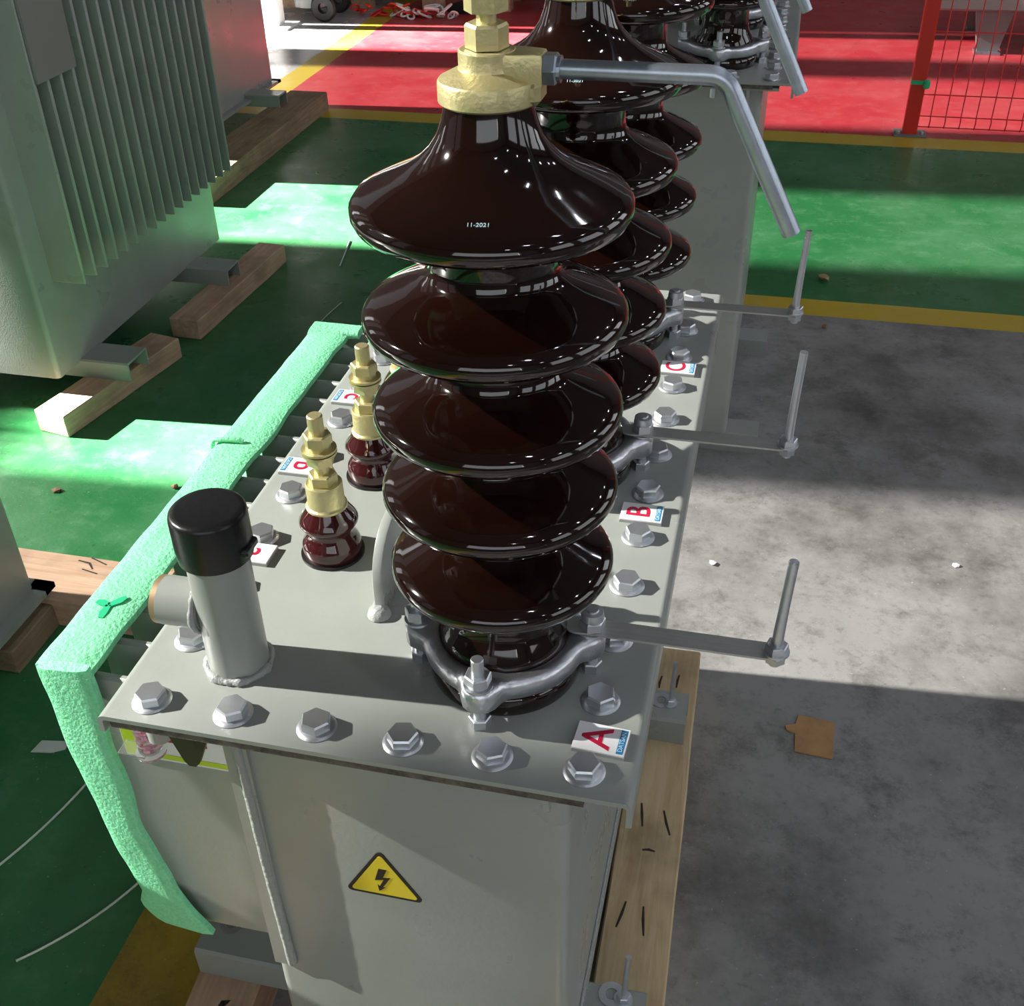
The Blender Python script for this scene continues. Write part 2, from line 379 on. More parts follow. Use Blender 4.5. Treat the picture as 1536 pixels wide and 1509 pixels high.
NUT_C = MB().hexa((0, 0, .572), .0142, .011, .5, .12).mesh('nut', 0); NUT_C.materials.append(BRASS); NUT_C.transform(Matrix.Translation((0, 0, .0065)))
Mx = Matrix.Rotation(PI / 2, 4, 'Y')
HNUT = MB().hexa((0, 0, 0), .0105, .0085, .5, .15, Matrix.Translation((.0378, 0, .5215)) @ Mx).cyl((.046, 0, .5215), (.0485, 0, .5215), .0085, 18).mesh('horn_nut', 0); HNUT.materials.append(ZINCD); HNUT.transform(Matrix.Translation((0, 0, .0045)))
def horn():
    z0 = .5215; pts = [(.030, 0, z0), (.08, 0, z0), (.140, 0, z0)]
    cx, R_ = .142, .016; ang = math.radians(62)
    for i in range(1, 9):
        a = ang * i / 8; pts.append((cx + R_ * math.sin(a), 0, z0 - R_ * (1 - math.cos(a))))
    ex, ez = pts[-1][0], pts[-1][2]
    for t in (.03, .065, .102): pts.append((ex + t * math.cos(ang), 0, ez - t * math.sin(ang)))
    return MB().tube(pts, .0062, 16)
HORN = horn().mesh('arcing_horn', 50); HORN.materials.append(ZINCD); HORN.transform(Matrix.Translation((0, 0, .0045)))
LOBES = (7, 92, 186, 267)
def clamp():
    """cast ring with four lobes"""
    bm = bmesh.new(); N = 96; ro, ri = [], []
    off = math.radians(8)
    prof = []
    for i in range(N):
        th = 2 * PI * i / N
        d = min(abs((th - math.radians(k) + PI) % (2 * PI) - PI) for k in LOBES)
        l = math.exp(-(d / .20) ** 4) if d < .6 else 0
        l = 1 / (1 + math.exp((d - .225) / .035))
        outer = .0725 + .0185 * l * (1 - .35 * (d / .23) ** 2 if d < .23 else .65)
        inner = .0565
        zt = .0435 + .0020 * l; zb = .0235 - .0015 * l
        c, s = math.cos(th), math.sin(th)
        prof.append([bm.verts.new((r * c, r * s, z)) for r, z in ((inner, zb + .003), (inner + .001, zt - .002), (inner + .003, zt), (outer - .0045, zt), (outer - .001, zt - .0028), (outer, zt - .006), (outer - .0006, zb + .002), (outer - .003, zb), (inner + .003, zb))])
    for i in range(N):
        a, d = prof[i], prof[(i + 1) % N]
        for k in range(9): bm.faces.new((a[k], d[k], d[(k + 1) % 9], a[(k + 1) % 9]))
    m = MB(); m.bm.free(); m.bm = bm; return m
CLAMP = clamp().mesh('clamp_ring', 60); CLAMP.materials.append(ALU)
CBOLT = MB().cyl((0, 0, 0), (0, 0, .076), .0055, 14, .0006).lathe([(0, .0455), (.0125, .0455), (.0125, .0478), (.0095, .0480), (.0095, .0500), (0, .0500)], seg=22).hexa((0, 0, .0500), .0118, .0095, .3, .12).hexa((0, 0, .0), .010, .010, .1, .1).mesh('clamp_bolt', 30); CBOLT.materials.append(ZINC)
CBOLT2 = MB().cyl((0, 0, 0), (0, 0, .070), .0055, 14, .0006).lathe([(0, .0455), (.0125, .0455), (.0125, .0478), (0, .0478)], seg=22).hexa((0, 0, .0505), .0118, .0095, .3, .12).hexa((0, 0, .0), .010, .010, .1, .1).lathe([(0, .0595), (.010, .0595), (.0105, .0615), (.0095, .068), (0, .069)], seg=22).mesh('clamp_bolt', 30); CBOLT2.materials.append(ZINC)
GSTRIP = MB().prism([(-.014, -.0105), (.150, -.0105)] + [(.150 + .0105 * math.sin(a), -.0105 * math.cos(a)) for a in [PI * i / 8 for i in range(1, 8)]] + [(.150, .0105), (-.014, .0105)] + [(-.014 - .0105 * math.sin(a), .0105 * math.cos(a)) for a in [PI * i / 6 for i in range(1, 6)]], .0480, .0502)
for v in GSTRIP.bm.verts: pass
GSTRIP = GSTRIP.mesh('gap_strip', 30); GSTRIP.materials.append(STRIP)
GROD = MB().tube([(.1595, 0, .036), (.1595, 0, .070), (.1605, 0, .10), (.1625, 0, .1490)], .0042, 14, rfun=lambda i: (.0048, .0048, .0044, .0043)[i]).mesh('gap_rod', 40); GROD.materials.append(ZINC)
GRODL = GROD.copy()
for v in GRODL.vertices:
    if v.co.z > .08: v.co.z += .016 * (v.co.z - .07) / .079
GNUT = MB().lathe([(0, .0503), (.0115, .0503), (.0115, .0520), (0, .0520)], (.1595, 0, 0), 20).hexa((.1595, 0, .0520), .0100, .0075, .2, .12).hexa((.1595, 0, .0405), .0092, .0072, .6, .12).mesh('gap_nut', 0); GNUT.materials.append(ZINC)

def hv_bushing(parent, x, y, z, gap=True, idx=0):
    b = put('high_voltage_bushing', PORC_ME, parent, (x, y, z))
    put('brass_cap', CAPB, b); put('stud', STUD, b)
    for me in (NUT_A, NUT_B, NUT_C): put('nut', me, b)
    put('horn_nut', HNUT, b); put('arcing_horn', HORN, b)
    put('clamp_ring', CLAMP, b)
    for k in range(4):
        a = math.radians(LOBES[k])
        put('clamp_bolt', CBOLT2 if k == 0 else CBOLT, b, (.0785 * math.cos(a), .0785 * math.sin(a), 0), (0, 0, .4 * k))
    sx, sy = .0785 * math.cos(math.radians(7)), .0785 * math.sin(math.radians(7))
    for n_, me in () if not gap else (('gap_strip', GSTRIP), ('gap_rod', GRODL if idx else GROD), ('gap_nut', GNUT)): put(n_, me, b, (sx, sy, 0))
    d = put('date_mark', DATE, b, DATE_LOC, DATE_ROT)
    return b
DATE = text_mesh('11-2021', .0046, .0002, CYANP)
# the mark lies on the sloping face of the top shed, turned to the camera side
dr = .0800; dth = -PI / 2 + .14
nrm = Vector((.42 * math.cos(dth), .42 * math.sin(dth), .91)).normalized()
xa = Vector((-math.sin(dth), math.cos(dth), 0)); ya = nrm.cross(xa)
DATE_ROT = Matrix((xa, ya, nrm)).transposed().to_euler()
DATE_LOC = Vector((dr * math.cos(dth), dr * math.sin(dth), .4500)) + nrm * .0004

LVP = MB().lathe([(0, 0), (.0295, 0), (.0305, .002), (.0305, .012), (.0295, .016), (.0265, .021), (.0240, .026), (.0235, .030), (.0255, .0335), (.0290, .037), (.0305, .0405), (.0300, .0435), (.0265, .0485), (.0225, .0550), (.0205, .0590), (0, .0590)], seg=48).mesh('low_voltage_bushing', 50); LVP.materials.append(PORCR)
LVC = MB().lathe([(0, .0560), (.0205, .0560), (.0212, .0575), (.0212, .0600), (.0195, .0612), (.0188, .0625), (.0188, .0850), (.0178, .0865), (0, .0865)], seg=36).mesh('brass_collar', 35); LVC.materials.append(BRASS)
LVS = MB().cyl((0, 0, .08), (0, 0, .1640), .0078, 18, .0012).mesh('stud', 40); LVS.materials.append(BRASS)
LVN1 = MB().hexa((0, 0, .0866), .0150, .0115, .15, .1).mesh('nut', 0); LVN1.materials.append(BRASS)
LVN2 = MB().hexa((0, 0, .1100), .0145, .0105, .75, .1).lathe([(0, .1205), (.0175, .1205), (.0175, .1230), (0, .1230)], seg=28).hexa((0, 0, .1330), .0145, .0105, .2, .12).lathe([(0, .1245), (.0175, .1245), (.0175, .1270), (0, .1270)], seg=28).lathe([(.0079, .127), (.0125, .127), (.0125, .133), (.0079, .133)], seg=24).mesh('nut', 30); LVN2.materials.append(BRASS)
LVG = MB().lathe([(0, 0), (.033, 0), (.033, .003), (0, .003)], seg=40).mesh('gasket', 40); LVG.materials.append(RUBBER)
def lv_bushing(parent, x, y, z):
    b = put('low_voltage_bushing', LVP, parent, (x, y, z + .002))
    put('brass_collar', LVC, b); put('stud', LVS, b); put('nut', LVN1, b); put('nut', LVN2, b); put('gasket', LVG, b, (0, 0, -.002))
    return b

PLATE = MB().box(-.0225, .0225, -.0155, .0155, 0, .0022, .0004).mesh('phase_plate', 0); PLATE.materials.append(WHITE)
PBASE = MB().box(-.0225, .0225, -.0155, .0155, -.003, 0).mesh('plate_backing', 0); PBASE.materials.append(GREYD)
PBAND = MB().box(.0150, .0208, -.0135, .0135, .0021, .0024).mesh('maker_band', 0); PBAND.materials.append(BLUEP)
def phase_plate(parent, x, y, z, letter, flip=False, rz=0):
    """letter's top points to -x; flip turns the plate half round"""
    p = put('phase_plate', PLATE, parent, (x, y, z + .003), (0, 0, rz + (PI if flip else 0)))
    p['label'] = 'white plate with red letter ' + letter
    put('plate_backing', PBASE, p)
    put('maker_band', PBAND, p)
    put('letter', text_mesh(letter, .036 if letter.isupper() else .036, .0003, REDP, .0003), p, (-.0025, 0, .0023), (0, 0, PI / 2))
    put('maker_name', text_mesh('DATSAN', .0058, .0002, CYANP), p, (.0179, 0, .0025), (0, 0, PI / 2))
    return p

def lid_profile(W):
    t, r, n = .005, .008, 5; pts = []
    pts += [(0, -.020)]
    for i in range(n + 1): a = PI - i * PI / 2 / n; pts.append((r + r * math.cos(a), -r + r * math.sin(a)))
    for i in range(n + 1): a = PI / 2 - i * PI / 2 / n; pts.append((W - r + r * math.cos(a), -r + r * math.sin(a)))
    pts += [(W, -.028), (W - t, -.028)]
    ri = r - t
    for i in range(n + 1): a = i * PI / 2 / n; pts.append((W - t - ri + ri * math.cos(a), -r + ri * math.sin(a)))
    for i in range(n + 1): a = PI / 2 + i * PI / 2 / n; pts.append((t + ri + ri * math.cos(a), -r + ri * math.sin(a)))
    pts += [(t, -.020)]
    return pts
def u_channel(x0, x1, y0, y1, z0, z1, t=.006):
    """inverted channel running along x"""
    pts = [(y0, z0), (y0, z1 - .004), (y0 + .004, z1), (y1 - .004, z1), (y1, z1 - .004), (y1, z0), (y1 - t, z0), (y1 - t, z1 - t), (y0 + t, z1 - t), (y0 + t, z0)]
    M = Matrix(((0, 0, 1, 0), (1, 0, 0, 0), (0, 1, 0, 0), (0, 0, 0, 1)))
    return MB().prism(pts, x0, x1, M)
def bead(path, r, seed, amp=.35, jit_=.10):
    random.seed(seed); fine = []
    P = [Vector(p) for p in path]
    for a, b in zip(P, P[1:]):
        n = max(2, int((b - a).length / .0035))
        for i in range(n): fine.append(a.lerp(b, i / n))
    fine.append(P[-1])
    jit = [Vector((random.uniform(-1, 1), random.uniform(-1, 1), random.uniform(-1, 1))) * r * jit_ for _ in fine]
    return MB().tube([p + j for p, j in zip(fine, jit)], r, 8, rfun=lambda i: r * (1 + amp * .35 * math.sin(i * .55 + seed) + random.uniform(-amp, amp) * .16))

def transformer(label, ox, oy, base, zlid, zbot, feet, W=.475, L=.968, rz=0, fin=(.184, .10, .855, 16, .29), foot_x=(-.10, .49), bolts=True, bush=3, lv=3, plates=True, flange=False, foot_h=.05, gap=True, bx=None):
    """zlid, zbot and feet in world height / local y; everything hangs under one empty at the base"""
    t = empty('transformer', (ox, oy, base), rz); tag(t, label, 'transformer', 'grey transformers standing in the hall')
    Z = zlid - base; zb = zbot - base
    tx0, tx1, ty0, ty1 = .089, W - .059, .0455, L - .0455
    MB().prism(rrect(tx0, tx1, ty0, ty1, .012), zb, Z - .012).build('tank', GREY, t, 30)
    My = Matrix(((1, 0, 0, 0), (0, 0, 1, 0), (0, 1, 0, 0), (0, 0, 0, 1)))
    lid = MB().prism(lid_profile(W), 0, L, Matrix.Translation((0, 0, Z)) @ My).build('lid', GREY, t, 40)
    MB().box(.012, W - .040, .0008, L - .003, Z - .0130, Z - .005).build('lid_gasket', GASK, t, 0)
    MB().box(.028, W - .028, .012, L - .012, Z - .019, Z - .0130).build('tank_flange', GREY, t, 0)
    if flange:
        MB().box(tx1 - .01, tx1 + .030, ty0, ty1 + .02, zb - .012, zb).box(tx0, tx1 + .03, ty1 - .01, ty1 + .02, zb - .012, zb).build('base_flange', GREY, t, 0)
    for y0, y1 in feet:
        f = u_channel(foot_x[0], foot_x[1], y0, y1, 0, foot_h).build('foot_channel', GREY, t, 0)
    fl, fy0, fy1, fn, fz0 = fin
    me = MB().box(tx0 - fl, tx0 + .004, -.005, .005, fz0 - base, Z - .0580, .003, 1).mesh('cooling_fin', 40); me.materials.append(GREY)
    for k in range(fn): put('cooling_fin', me, t, (0, fy0 + (fy1 - fy0) * k / (fn - 1), 0))
    if bolts:
        nx = 6; ny = int(round((L - .0536) / .0813)); x0, x1, y0, y1 = .04095, W - .04405, .0268, L - .0265
        random.seed(int(ox * 100) + 3)
        for i in range(nx):
            lid_bolt(t, x0 + (x1 - x0) * i / (nx - 1), y0, Z, random.uniform(0, 1)); lid_bolt(t, x0 + (x1 - x0) * i / (nx - 1), y1, Z, random.uniform(0, 1))
        for j in range(1, ny):
            y = y0 + .0813 * j
            if y > y1 - .03: break
            lid_bolt(t, x0, y, Z, random.uniform(0, 1)); lid_bolt(t, x1, y, Z, random.uniform(0, 1))
    for k in range(bush): hv_bushing(t, bx or W - .137, .139 + k * .3360, Z, gap, k)
    for k in range(lv): lv_bushing(t, .1235 - .003 * k, .2640 + k * .1455, Z)
    if plates:
        for k, ch in enumerate('ABC'): phase_plate(t, (.4395, .430, .4335)[k], (.061, .391, .7235)[k], Z, ch, False, (-.06, .0, .0)[k])
        for k, ch in enumerate('abc'): phase_plate(t, (.043, .0325, .036)[k], .2405 + k * .163, Z, ch, True)
    # lifting lugs on the lid
    lug = [(-.055, 0), (.055, 0), (.055, .035)] + [(.055 * math.cos(a), .035 + .050 * math.sin(a)) for a in [PI * i / 12 for i in range(1, 12)]] + [(-.055, .035)]
    Mz = Matrix(((0, 0, 1, 0), (1, 0, 0, 0), (0, 1, 0, 0), (0, 0, 0, 1)))
    for yy in ((.236, L - .236) if bolts else ()):
        lg = MB().prism(lug, .198, .208, Matrix.Translation((0, yy, Z)) @ Mz, .001).build('lifting_lug', GREY, t, 30)
        bead([(.196, yy - .055, Z + .002), (.196, yy + .055, Z + .002)], .0035, 5).build('weld_bead', WELD, lg, 60)
        MB().lathe([(0, 0), (.012, .001), (.010, .007), (.004, .010), (0, .010)], (.203, yy - .058, Z), 14).build('weld_bead', WELD, lg, 60)
    return t, Z, zb

# ------------------------------------------------------------------ the transformer in front
T1, Z1, ZB1 = transformer('grey transformer in front with black-capped pipe, warning triangle and foam on its fins', 0, 0, .08, .74, .13, [(.146, .216), (.684, .754)])
# filler pipe
px, py = .0975, .0885
fp = MB().lathe([(.0275, 0), (.0275, .158), (.0255, .158), (.0255, 0)], (px, py, Z1), 40).build('filler_pipe', GREY, T1, 40)
MB().lathe([(0, .176), (.026, .176), (.0300, .1755), (.0322, .1735), (.0330, .170), (.0332, .140), (.0322, .1285), (.0285, .1285), (.0285, .15), (0, .15)], (px, py, Z1), 40).box(px + .026, px + .036, py - .012, py + .012, Z1 + .136, Z1 + .144, .002).build('pipe_cap', BLACK, fp, 40)
ML = Matrix.Translation((px, py, Z1 + .066)) @ Matrix.Rotation(-PI / 2, 4, 'Y')
MB().lathe([(0, .02), (.0225, .02), (.0225, .060), (0, .060)], (0, 0, 0), 32, ML).build('side_spout', GREY, fp, 40)
MB().lathe([(.019, .0595), (.0222, .0595), (.0222, .0655), (.019, .0655), (.019, .0595)], (0, 0, 0), 32, ML).build('spout_thread', COPPER, fp, 40)
bead([(px + .0285 * math.cos(a), py + .0285 * math.sin(a), Z1 + .002) for a in [2 * PI * i / 40 for i in range(41)]], .0042, 3, .6).build('weld_bead', WELD, fp, 60)
bead([(px - .024, py + .0235 * math.cos(a), Z1 + .066 + .0235 * math.sin(a)) for a in [2 * PI * i / 30 for i in range(31)]], .0032, 4, .6).build('weld_bead', WELD, fp, 60)
# cover strip and weld down the front, small gussets under the lid
MB().box(.090, .1135, .0415, .0455, .33 - .08, Z1 - .018).build('cover_strip', GREY, T1, 0)
bead([(.103, .0425, Z1 - .03), (.106, .0425, .60 - .08), (.107, .0425, .50 - .08), (.1095, .0425, .40 - .08), (.111, .0425, .335 - .08)], .0056, 9, .06, .015).build('weld_bead', WELD, T1, 60)
MB().prism([(0, 0), (.030, 0), (.022, -.016), (.012, -.050), (.006, -.050)], -.003, .003, Matrix.Translation((.398, .0455, Z1 - .018)) @ Matrix(((0, 0, 1, 0), (-1, 0, 0, 0), (0, 1, 0, 0), (0, 0, 0, 1)))).build('gusset', GREY, T1, 0)
lugp = [(-.004, .030), (.052, .030), (.046, 0), (.030, -.040), (.025, -.046), (.018, -.046), (.014, -.040), (.002, 0)]
MB().prism(lugp, 0, .005, Matrix.Translation((.036, .040, Z1 - .046)) @ Matrix.Rotation(PI / 2, 4, 'X')).lathe([(0, 0), (.0065, 0), (.0065, .0006), (0, .0006)], (0, 0, 0), 16, Matrix.Translation((.060, .0349, Z1 - .056)) @ Matrix.Rotation(PI / 2, 4, 'X')).build('earthing_lug', BLKP, T1, 0)
bead([(.4175, .06, .13 - .08 + .075), (.4175, .90, .13 - .08 + .075)], .0025, 12, .8).build('weld_bead', WELD, T1, 60)
# high-voltage warning triangle on the front
Mf = Matrix.Translation((.2305, .0450, .5110 - .08)) @ Matrix.Rotation(PI / 2, 4, 'X')
def rtri(R_, r, n=5):
    pts = []
    for k in range(3):
        a0 = PI / 2 + k * 2 * PI / 3; c = ((R_ - 2 * r) * math.cos(a0), (R_ - 2 * r) * math.sin(a0))
        for i in range(n + 1): a = a0 - PI / 3 + 2 * PI / 3 * i / n; pts.append((c[0] + r * math.cos(a), c[1] + r * math.sin(a)))
    return pts
ws = MB().prism(rtri(.0485, .0045), -.0003, .0006, Mf).build('warning_sign', BLKP, T1, 0); ws['label'] = 'yellow triangular high voltage warning sign'
MB().prism(rtri(.0415, .0028), .0006, .0008, Mf).build('yellow_face', YELS, ws, 0)
fl_ = [(-.003, .0195), (.0055, .0195), (.0005, .0060), (.0085, .0080), (-.0008, -.0095), (.0022, -.0088), (-.0052, -.0165), (-.0062, -.0062), (-.0040, -.0082), (.0010, .0030), (-.0085, .0002)]
MB().prism(fl_, .0008, .0010, Mf).build('lightning_flash', BLKP, ws, 0)
# stickers on the first fin, threaded rods and washers on the feet
st = MB().box(-.060, .080, .0936, .0948, .574 - .08, .640 - .08).build('fin_sticker', WHITE, T1, 0)
MB().box(-.059, -.036, .0930, .0937, .576 - .08, .638 - .08).build('lime_band', LIME, st, 0)
MB().box(-.034, .078, .0930, .0937, .577 - .08, .584 - .08).build('lime_band', LIME, st, 0)
MB().box(-.012, .036, .0930, .0937, .604 - .08, .632 - .08).build('red_band', REDP, st, 0)
for yy in (.198, .722):
    r_ = MB().tube([(.462, yy, .035), (.463, yy, .09), (.465, yy + .002, .140)], .0036, 12).build('threaded_rod', ZINC, T1, 40)
    MB().hexa((.462, yy, .0535), .0085, .008, .2, .12).lathe([(0, .0502), (.012, .0502), (.012, .0530), (0, .0530)], (.462, yy, 0), 20).build('nut', ZINC, r_, 30)
    MB().lathe([(.008, .0502), (.017, .0502), (.017, .0516), (.008, .0516), (.008, .0502)], (.447, yy + .004, 0), 24).build('washer', ZINC, r_, 30)
MB().lathe([(.008, .0502), (.0165, .0502), (.0165, .0522), (.008, .0522), (.008, .0502)], (-.0655, .193, 0), 26).build('washer', ZINC, T1, 30)
# clear sight glass with pink crystals hung under the lid corner
sg = MB().lathe([(.0105, 0), (.0118, 0), (.0118, -.034), (.0150, -.037), (.0150, -.040), (0, -.040), (0, -.0385), (.0105, -.036), (.0105, 0)], (-.004, .062, .665 - .08), 24).build('breather_glass', CLEAR, T1, 40)
random.seed(2)
pk = MB()
for i in range(26): pk.box(*(lambda a, b, c_: (a - .0018, a + .0018, b - .0018, b + .0018, c_ - .0018, c_ + .0018))(-.004 + random.uniform(-.006, .006), .062 + random.uniform(-.006, .006), .650 - .08 + random.uniform(-.018, .012)))
pk.build('pink_crystals', PINK, sg, 0)
MB().box(-.036, -.006, .052, .070, .6245 - .08, .6262 - .08, M=Matrix.Rotation(.0, 4, 'Y')).build('clear_tab', CLEAR, sg, 0)
MB().lathe([(0, .652), (.013, .652), (.013, .728), (0, .728)], (-.004 + .016, .062, -.08), 18).build('breather_stem', GREYD, sg, 40)

# ------------------------------------------------------------------ the other transformers
T2, _, _ = transformer('grey transformer standing in line directly behind the front one, ahead of the red floor', .062, 1.66, 0, .865, .05, [(.05, .12), (.545, .615)], W=.484, bx=.336, gap=False, foot_x=(-.10, .50), lv=0, plates=False, fin=(.219, .10, .855, 12, .22))
for xx in (.17, .25, .33): MB().cyl((xx, .03, .865 - .040), (xx, .03, .865 - .018), .006, 12).build('flange_bolt_end', ZINC, T2, 30)
MB().prism([(0, 0), (.030, 0), (.022, -.016), (.012, -.050), (.006, -.050)], -.003, .003, Matrix.Translation((.398, .0455, .865 - .018)) @ Matrix(((0, 0, 1, 0), (-1, 0, 0, 0), (0, 1, 0, 0), (0, 0, 0, 1)))).build('gusset', GREY, T2, 0)
T3, Z3, _ = transformer('large grey transformer at upper left with a wall of vertical fins and a blank plate', -1.071, 2.5305, .06, 1.10, .105, [(.205, .290), (.785, .885)], W=.60, L=1.026, rz=PI, fin=(.090, .0745, .9015, 17, .335), foot_x=(-.045, .60), bolts=False, bush=0, lv=0, plates=False)
MB().box(-.009, -.003, .745, .903, .805 - .06, 1.0 - .06).build('blank_plate', MGREY, T3, 0)
T4, _, _ = transformer('plain grey transformer side cut off by the left edge beside the foam', -1.181, -.1125, .08, .74, .10, [(.10, .17), (.45, .52)], bolts=False, bush=0, lv=0, plates=False, flange=True, foot_x=(-.10, .44), foot_h=.02)
T5, _, _ = transformer('grey transformer behind the large finned one, its side reflecting the red floor', -2.146, 3.1955, .08, .95, .11, [(.10, .18), (.745, .835)], L=1.10, bolts=False, bush=0, lv=0, plates=False, flange=True, foot_x=(-.10, .575), foot_h=.05)

# ------------------------------------------------------------------ foam edge strip on the fins of the front transformer
def foam():
    """folded foam sheet: runs along the fin tops, over the corner, then down the first fin"""
    b = bmesh.new()
    def sheet(rows, th, seed):
        """rows: list of (P_left, P_right, N) -> thick ragged strip"""
        K = 7; top, bot = [], []
        for i, (a, c, n) in enumerate(rows):
            a, c, n = Vector(a), Vector(c), Vector(n).normalized(); rt, rb = [], []
            for k in range(K):
                t = k / (K - 1); p = a.lerp(c, t)
                j = noise.noise_vector(p * 26 + Vector((seed, 0, 0))) * .0011
                edge = 1 - .45 * (abs(2 * t - 1) ** 6)
                rt.append(b.verts.new(p + n * th * edge * .5 + j)); rb.append(b.verts.new(p - n * th * edge * .5 + j))
            top.append(rt); bot.append(rb)
        for i in range(len(rows) - 1):
            for k in range(K - 1):
                b.faces.new((top[i][k], top[i][k + 1], top[i + 1][k + 1], top[i + 1][k])); b.faces.new((bot[i][k], bot[i + 1][k], bot[i + 1][k + 1], bot[i][k + 1]))
            b.faces.new((top[i][0], top[i + 1][0], bot[i + 1][0], bot[i][0])); b.faces.new((top[i][-1], bot[i][-1], bot[i + 1][-1], top[i + 1][-1]))
        for e in (0, -1):
            for k in range(K - 1): b.faces.new((top[e][k], bot[e][k], bot[e][k + 1], top[e][k + 1]))
    n = 60; rows = []
    for i in range(n + 1):
        y = .088 + (.838 - .088) * i / n; w = .002 * math.sin(i * .37) + .001 * math.sin(i * .9)
        rows.append(((-.1285 + w * .4, y, .690 + w * .5), (-.0690 + w * .6, y, .691 + .002 * math.sin(i * .5)), (0, 0, 1)))
    sheet(rows, .014, 1)
    rows = []                                     # flap down the outer side of the fins
    for i in range(n + 1):
        y = .100 + (.842 - .100) * i / n; w = .003 * math.sin(i * .31)
        rows.append(((-.1245, y, .688), (-.1270 + w * .3, y, .650 + w), (-1, 0, 0)))
    sheet(rows, .010, 2)
    rows = []                                     # piece down the edge of the first fin
    m = 34
    for i in range(m + 1):
        t = i / m; z = .697 - (.697 - .295) * t
        xl = -.1230 + .042 * t ** 1.15 + .0015 * math.sin(i * .5); xr = -.0630 + .016 * t + .034 * max(0, (t - .55) / .45) ** 1.5 + .002 * math.sin(i * .6)
        if t > .86: xl -= .010 * math.sin((t - .86) / .14 * PI)
        yy = .081 - .006 * math.sin(t * PI) + .014 * max(0, t - .8)
        rows.append(((xl, yy + .004, z), (xr, yy, z + .010 * (1 - t) - .006 * t), (0, -1, 0)))
    sheet(rows, .013, 3)
    rows = []                                     # wrap round the far corner
    for i in range(13):
        t = i / 12; rows.append(((-.128 + .075 * t, .852 - .002 * t, .694), (-.128 + .075 * t, .812 + .012 * t, .692), (0, 0, 1)))
    sheet(rows, .013, 4)
    rows = []
    for i in range(9):
        t = i / 8; rows.append(((-.084, .800 + .012 * t, .690), (-.080, .800 + .014 * t, .650), (1, 0, 0)))
    sheet(rows, .006, 5)
    m_ = MB(); m_.bm.free(); m_.bm = b; return m_
fo = empty('foam_edge_strip', (-.1, .08, .29)); tag(fo, 'mint green foam strip folded over the fin edges of the front transformer', 'foam strip')
foam_me = foam().mesh('foam_sheet', 60); foam_me.materials.append(FOAM); foam_me.transform(Matrix.Translation((.1, -.08, -.29)))
put('foam_sheet', foam_me, fo)
tp = MB()
for a, l_ in ((.9, .020), (2.9, .016), (-1.5, .020)):
    M = Matrix.Translation((-.0985, .179, .6982)) @ Matrix.Rotation(a, 4, 'Z'); tp.prism([(0, -.003), (l_ * .6, -.005), (l_, -.002), (l_, .003), (l_ * .6, .004), (0, .003)], 0, .0012, M)
tm = tp.mesh('tape_patch', 0); tm.materials.append(FOAMD); tm.transform(Matrix.Translation((.1, -.08, -.29))); put('tape_patch', tm, fo)
tie = MB().tube([(-.136, .5, .688), (-.133, .502, .699), (-.118, .504, .7005), (-.100, .506, .7005), (-.094, .507, .698)], .0035, 8).mesh('tie', 50); tie.materials.append(FOAM); tie.transform(Matrix.Translation((.1, -.08, -.29))); put('tie', tie, fo)

# ------------------------------------------------------------------ timbers under the transformers
def timber(label, c, L_, W_, H_, rz, m, z=0, rough=0, seed=1, group=None):
    """beam with its length along local y"""
    b = bmesh.new(); bmesh.ops.create_cube(b, size=1)
    for v in b.verts: v.co = Vector((v.co.x * W_, v.co.y * L_, v.co.z * H_ + H_ / 2))
    bmesh.ops.subdivide_edges(b, edges=[e for e in b.edges if abs(e.verts[0].co.y - e.verts[1].co.y) > L_ * .5], cuts=10)
    bmesh.ops.bevel(b, geom=[e for e in b.edges if e.calc_face_angle(0) > .5], offset=.0025, segments=1, affect='EDGES')
    for v in b.verts:
        j = noise.noise_vector(v.co * 9 + Vector((seed, 0, 0))) * .0025
        v.co.x += j.x
    me = MB(); me.bm.free(); me.bm = b
    o = me.build('timber', m, None, 30, (c[0], c[1], z)); o.rotation_euler = (0, 0, rz)
    tag(o, label, 'timber', group or 'timbers under the transformers'); return o
tr = timber('pale pine board with black marker strokes under the right feet of the front transformer', (.4630, .33), 1.16, .095, .08, .020, WOODL, 0, seed=3)
def stroke(parent, pts, w_, m=INK):
    mb = MB(); P = [Vector(p) for p in pts]
    L1, R1 = [], []
    for i, p in enumerate(P):
        d = (P[min(i + 1, len(P) - 1)] - P[max(i - 1, 0)]).normalized(); n_ = Vector((-d.y, d.x, 0)) * w_ / 2 * (1 if 0 < i < len(P) - 1 else .6)
        L1.append(p + n_); R1.append(p - n_)
    mb.prism([(v.x, v.y) for v in L1 + R1[::-1]], .0797 - 0, .0804)
    return mb.build('marker_stroke', m, parent, 0)
for s_ in ([(-.018, .2225, 0), (-.0151, .2011, 0), (-.0122, .1788, 0)], [(.0168, .2144, 0), (.0223, .1926, 0), (.0298, .1704, 0)], [(-.0077, .1367, 0), (.002, .1388, 0), (.011, .1371, 0)],
           [(-.0201, .0451, 0), (-.0237, .0246, 0), (-.0287, .0021, 0)], [(.0049, .0417, 0), (.0067, .0204, 0), (.010, -.0042, 0)], [(-.0144, .5049, 0), (-.017, .4877, 0), (-.0166, .4746, 0)], [(.0148, .5127, 0), (.0128, .4989, 0), (.0123, .4807, 0)]):
    stroke(tr, s_, .0042)
tl = timber('pale pine board under the left feet of the front transformer by the yellow line', (-.0610, .20), 1.20, .088, .08, .06, WOODP, 0, seed=5)
stroke(tl, [(.000, -.100, 0), (.004, -.088, 0), (.011, -.085, 0), (.006, -.094, 0)], .006)
stroke(tl, [(.016, -.102, 0), (.020, -.092, 0)], .008)
